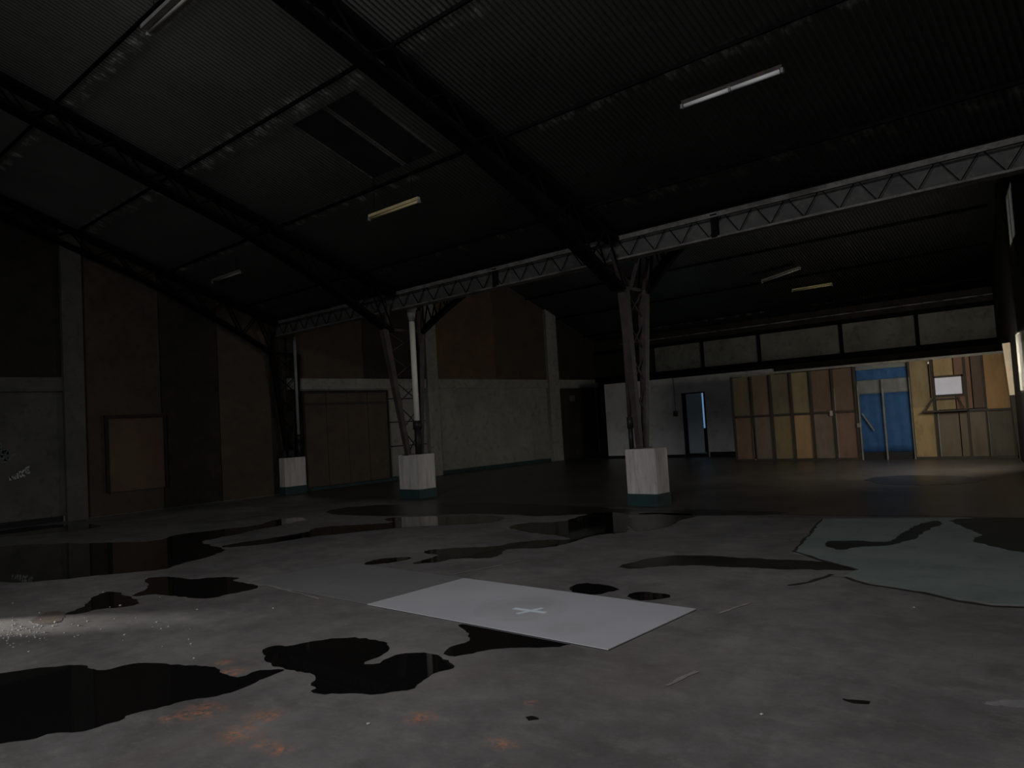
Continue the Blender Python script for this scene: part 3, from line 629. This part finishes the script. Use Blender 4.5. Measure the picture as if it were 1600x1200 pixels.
for pa_, pb_ in (((803, 953), (853, 960)), ((808, 962), (848, 953))):
    (x0, y0), (x1, y1) = flr(*pa_), flr(*pb_)
    zt_ = .0135 if pa_[0] == 803 else .0147
    bar(bm, (x0, y0, zt_), (x1, y1, zt_), .045, .001, side=(y0-y1, x1-x0, 0))
    obj('tape', bm, tape_m, sh); bm = bmesh.new()
bm.free()
s2m = mottled('dirty_grey_sheet', (.155, .150, .152), (.195, .19, .192), 1.0, .5, (.12, .117, .117), 4)
sheet('floor_sheet', 'dull dirty grey sheet left of the pale one on the floor', -7.45, -5.44, 4.05, 5.22, s2m, .003)
def puddle(label, pts, m=puddle_m, cat='puddle', name='puddle', z=.004, n=1):
    q = chaikin([flr(*a) for a in pts], n); bm = bmesh.new()
    for _ in range(2):
        o = []
        for i in range(len(q)):
            a, b = q[i], q[(i+1) % len(q)]; L = math.hypot(b[0]-a[0], b[1]-a[1]); k = random.uniform(-.13, .13)
            o.append(a)
            if L > .07: o.append(((a[0]+b[0])/2-(b[1]-a[1])*k, (a[1]+b[1])/2+(b[0]-a[0])*k))
        q = o
    q = [(x_+random.uniform(-1, 1)*.008, y_+random.uniform(-1, 1)*.008) for x_, y_ in q]
    prism(bm, q, .0005, z); bmesh.ops.triangulate(bm, faces=bm.faces[:]); return tag(obj(name, bm, m), label, cat)
puddle('large black puddle across the lower left corner', [(-90, 1062), (0, 1053), (60, 1044), (133, 1039), (145, 1048), (168, 1048), (196, 1039), (238, 1035), (277, 1041), (318, 1040), (341, 1044), (353, 1056), (378, 1060), (399, 1049), (430, 1046), (447, 1047), (423, 1056), (392, 1070), (350, 1086), (297, 1093), (255, 1105), (199, 1116), (192, 1125), (161, 1133), (122, 1146), (80, 1144), (52, 1157), (0, 1161), (-90, 1168)])
puddle('black butterfly-shaped puddle in the foreground, left of the pale sheet', [(408, 1018), (420, 1011), (434, 1009), (451, 1011), (490, 1002), (546, 996), (580, 999), (605, 1005), (608, 1016), (591, 1027), (562, 1038), (591, 1039), (603, 1030), (626, 1022), (657, 1020), (680, 1023), (694, 1030), (712, 1041), (706, 1046), (682, 1050), (657, 1067), (643, 1079), (620, 1080), (587, 1086), (560, 1083), (521, 1084), (504, 1085), (485, 1082), (495, 1075), (484, 1069), (495, 1062), (490, 1053), (465, 1049), (441, 1044), (420, 1037), (411, 1025)])
puddle('black puddle running under the front edge of the pale sheet', [(690, 1020), (710, 1009), (731, 1004), (735, 995), (728, 986), (712, 974), (780, 975), (860, 985), (900, 1000), (885, 1010), (843, 1013), (800, 1012), (780, 1014), (759, 1016), (740, 1021), (727, 1023), (703, 1027)])
puddle('long dark puddle along the left edge near the wall', [(-60, 857), (0, 854), (70, 850), (175, 848), (245, 846), (273, 836), (315, 831), (402, 822), (430, 812), (470, 808), (482, 812), (444, 820), (395, 829), (345, 840), (310, 846), (335, 853), (354, 860), (325, 871), (280, 881), (259, 890), (196, 895), (105, 904), (35, 911), (0, 909), (-60, 910)])
puddle('jagged black puddle left of the dull sheet', [(224, 904), (259, 901), (280, 904), (304, 906), (332, 902), (377, 903), (362, 907), (381, 911), (409, 917), (378, 925), (353, 929), (336, 934), (311, 936), (283, 932), (252, 930), (240, 928), (214, 932), (205, 931), (228, 922), (232, 914)])
puddle('small black puddle with a thin tail at the lit left edge', [(135, 944), (140, 939), (150, 930), (171, 924), (196, 929), (222, 941), (203, 948), (157, 951), (133, 957), (112, 961), (99, 960), (122, 953)])
puddle('reddish damp stain in the daylight streak at the left', [(40, 974), (62, 962), (78, 955), (95, 955), (104, 962), (95, 972), (70, 977)], mottled('red_damp', (.085, .06, .05), (.13, .115, .105), 7, .5), 'stain', 'damp_stain', .002)
puddle('thin branching puddle in front of the two left plinths', [(345, 853), (410, 843), (480, 832), (494, 824), (567, 820), (620, 817), (599, 812), (610, 809), (690, 806), (780, 805), (790, 812), (760, 818), (690, 821), (620, 825), (515, 836), (490, 838), (410, 851), (350, 856)])
puddle('dark puddle in front of the nearest column', [(792, 825), (815, 817), (880, 816), (905, 808), (935, 800), (975, 802), (983, 806), (982, 820), (981, 830), (977, 832), (940, 835), (915, 840), (897, 847), (860, 856), (810, 857), (786, 859), (783, 868), (764, 873), (710, 872), (689, 878), (642, 882), (654, 877), (672, 873), (689, 867), (654, 863), (689, 857), (773, 855), (801, 848), (850, 843), (896, 844), (880, 838), (846, 834), (812, 829)])
puddle('dull damp patch in front of the nearest plinth', [(985, 803), (1040, 801), (1096, 805), (1062, 813), (1050, 821), (1025, 828), (985, 831)], damp_m, 'stain', 'damp_stain', .003)
puddle('narrow sliver of water left of the long middle puddle', [(566, 881), (587, 874), (640, 870), (643, 873), (615, 879), (577, 883)])
puddle('small black puddle behind the pale sheet, left of two', [(888, 920), (900, 913), (923, 911), (972, 920), (955, 925), (920, 931), (896, 926)])
puddle('small black puddle behind the pale sheet, right of two', [(979, 930), (997, 925), (1021, 926), (1053, 932), (1025, 938), (990, 938)])
puddle('long brown damp streak left of the green screed', [(960, 885), (1010, 874), (1054, 867), (1110, 869), (1215, 874), (1285, 877), (1341, 888), (1337, 892), (1285, 890), (1180, 888), (1092, 883), (1040, 884), (990, 890)], damp_m, z=.0015)
puddle('crooked dark puddle on the green screed', [(1288, 846), (1306, 846), (1341, 845), (1376, 848), (1397, 845), (1410, 834), (1424, 824), (1442, 818), (1462, 813), (1476, 818), (1446, 832), (1430, 842), (1390, 853), (1337, 855), (1320, 860), (1299, 859)], damp_g, z=.005)
puddle('black standing water at the right edge of the screed', [(1478, 812), (1540, 809), (1640, 809), (1660, 868), (1600, 864), (1560, 857), (1518, 846), (1536, 836), (1500, 822)], damp_g, z=.0055)
puddle('small black oil blotch at the lower right', [(1313, 1091), (1327, 1093), (1358, 1095), (1356, 1101), (1327, 1099)], black_blob, 'stain', 'oil_stain', .002)
puddle('tiny dark spot on the floor below the pale sheet', [(818, 1121), (832, 1119), (843, 1123), (830, 1127)], black_blob, 'stain', 'oil_stain', .002)
puddle('thin dark puddle at the foot of the left wall', [(-30, 834), (0, 830), (52, 822), (140, 818), (165, 822), (122, 829), (35, 836), (-30, 842)])
puddle('wide sheet of water along the row of plinths', [(500, 800), (560, 790), (700, 786), (860, 788), (980, 796), (1110, 797), (1240, 800), (1200, 805), (1100, 806), (960, 803), (842, 807), (760, 803), (640, 806), (560, 806)], damp_m, z=.003)
puddle('shallow water in front of the blue tarpaulin', [(1340, 748), (1420, 742), (1530, 745), (1545, 752), (1480, 758), (1380, 758)], damp_m, z=.003)
puddle('painted window glow right of the foreground', [(1530, 1098), (1575, 1093), (1640, 1098), (1640, 1106), (1560, 1104)], mottled('window_glow_paint', (.16, .155, .155), (.22, .21, .21), 9, .9), 'stain', 'glow_patch', .0015)  # glow from the near window, painted pale on the floor
# loose pale chips
chips = [(575, 1132), (1428, 950), (1190, 1117), (45, 1019), (427, 951), (308, 953), (252, 983)]
wh = ['nearest the bottom edge', 'below the green screed', 'low at the right', 'just below the lit streak', 'right of the jagged puddle', 'below the jagged puddle', 'between the two left puddles']
base = None
for (px, py), wv in zip(chips, wh):
    x, y = flr(px, py)
    if base is None:
        bm = bmesh.new(); bmesh.ops.create_icosphere(bm, subdivisions=1, radius=.011)
        for v in bm.verts: v.co = Vector((v.co.x*random.uniform(.7, 1.3), v.co.y*random.uniform(.6, 1.2), v.co.z*.45))
        o = base = obj('paint_chip', bm, chip_m)
    else: o = base.copy(); COL.objects.link(o)
    o.location = (x, y, .005); o.rotation_euler = (0, 0, random.uniform(0, 6))
    tag(o, 'tiny pale paint chip lying %s' % wv, 'chip', 'loose paint chips')
bm = bmesh.new()
for i in range(130):
    px = abs(random.gauss(0, 60)); py = 990+random.gauss(0, 9)-px*.05
    if random.random() < .3: px, py = random.uniform(0, 330), 985+random.gauss(0, 28)-px*.05
    x, y = flr(px-10, py); s = random.uniform(.003, .010)*(1 if random.random() < .85 else 1.5)
    bmesh.ops.create_icosphere(bm, subdivisions=1, radius=s, matrix=Matrix.Translation((x, y, s*.35)) @ Matrix.Diagonal((1, 1, .55, 1)))
tag(obj('gravel', bm, chip_m), 'scatter of pale gravel in the daylight streak at the left', 'gravel', kind='stuff')
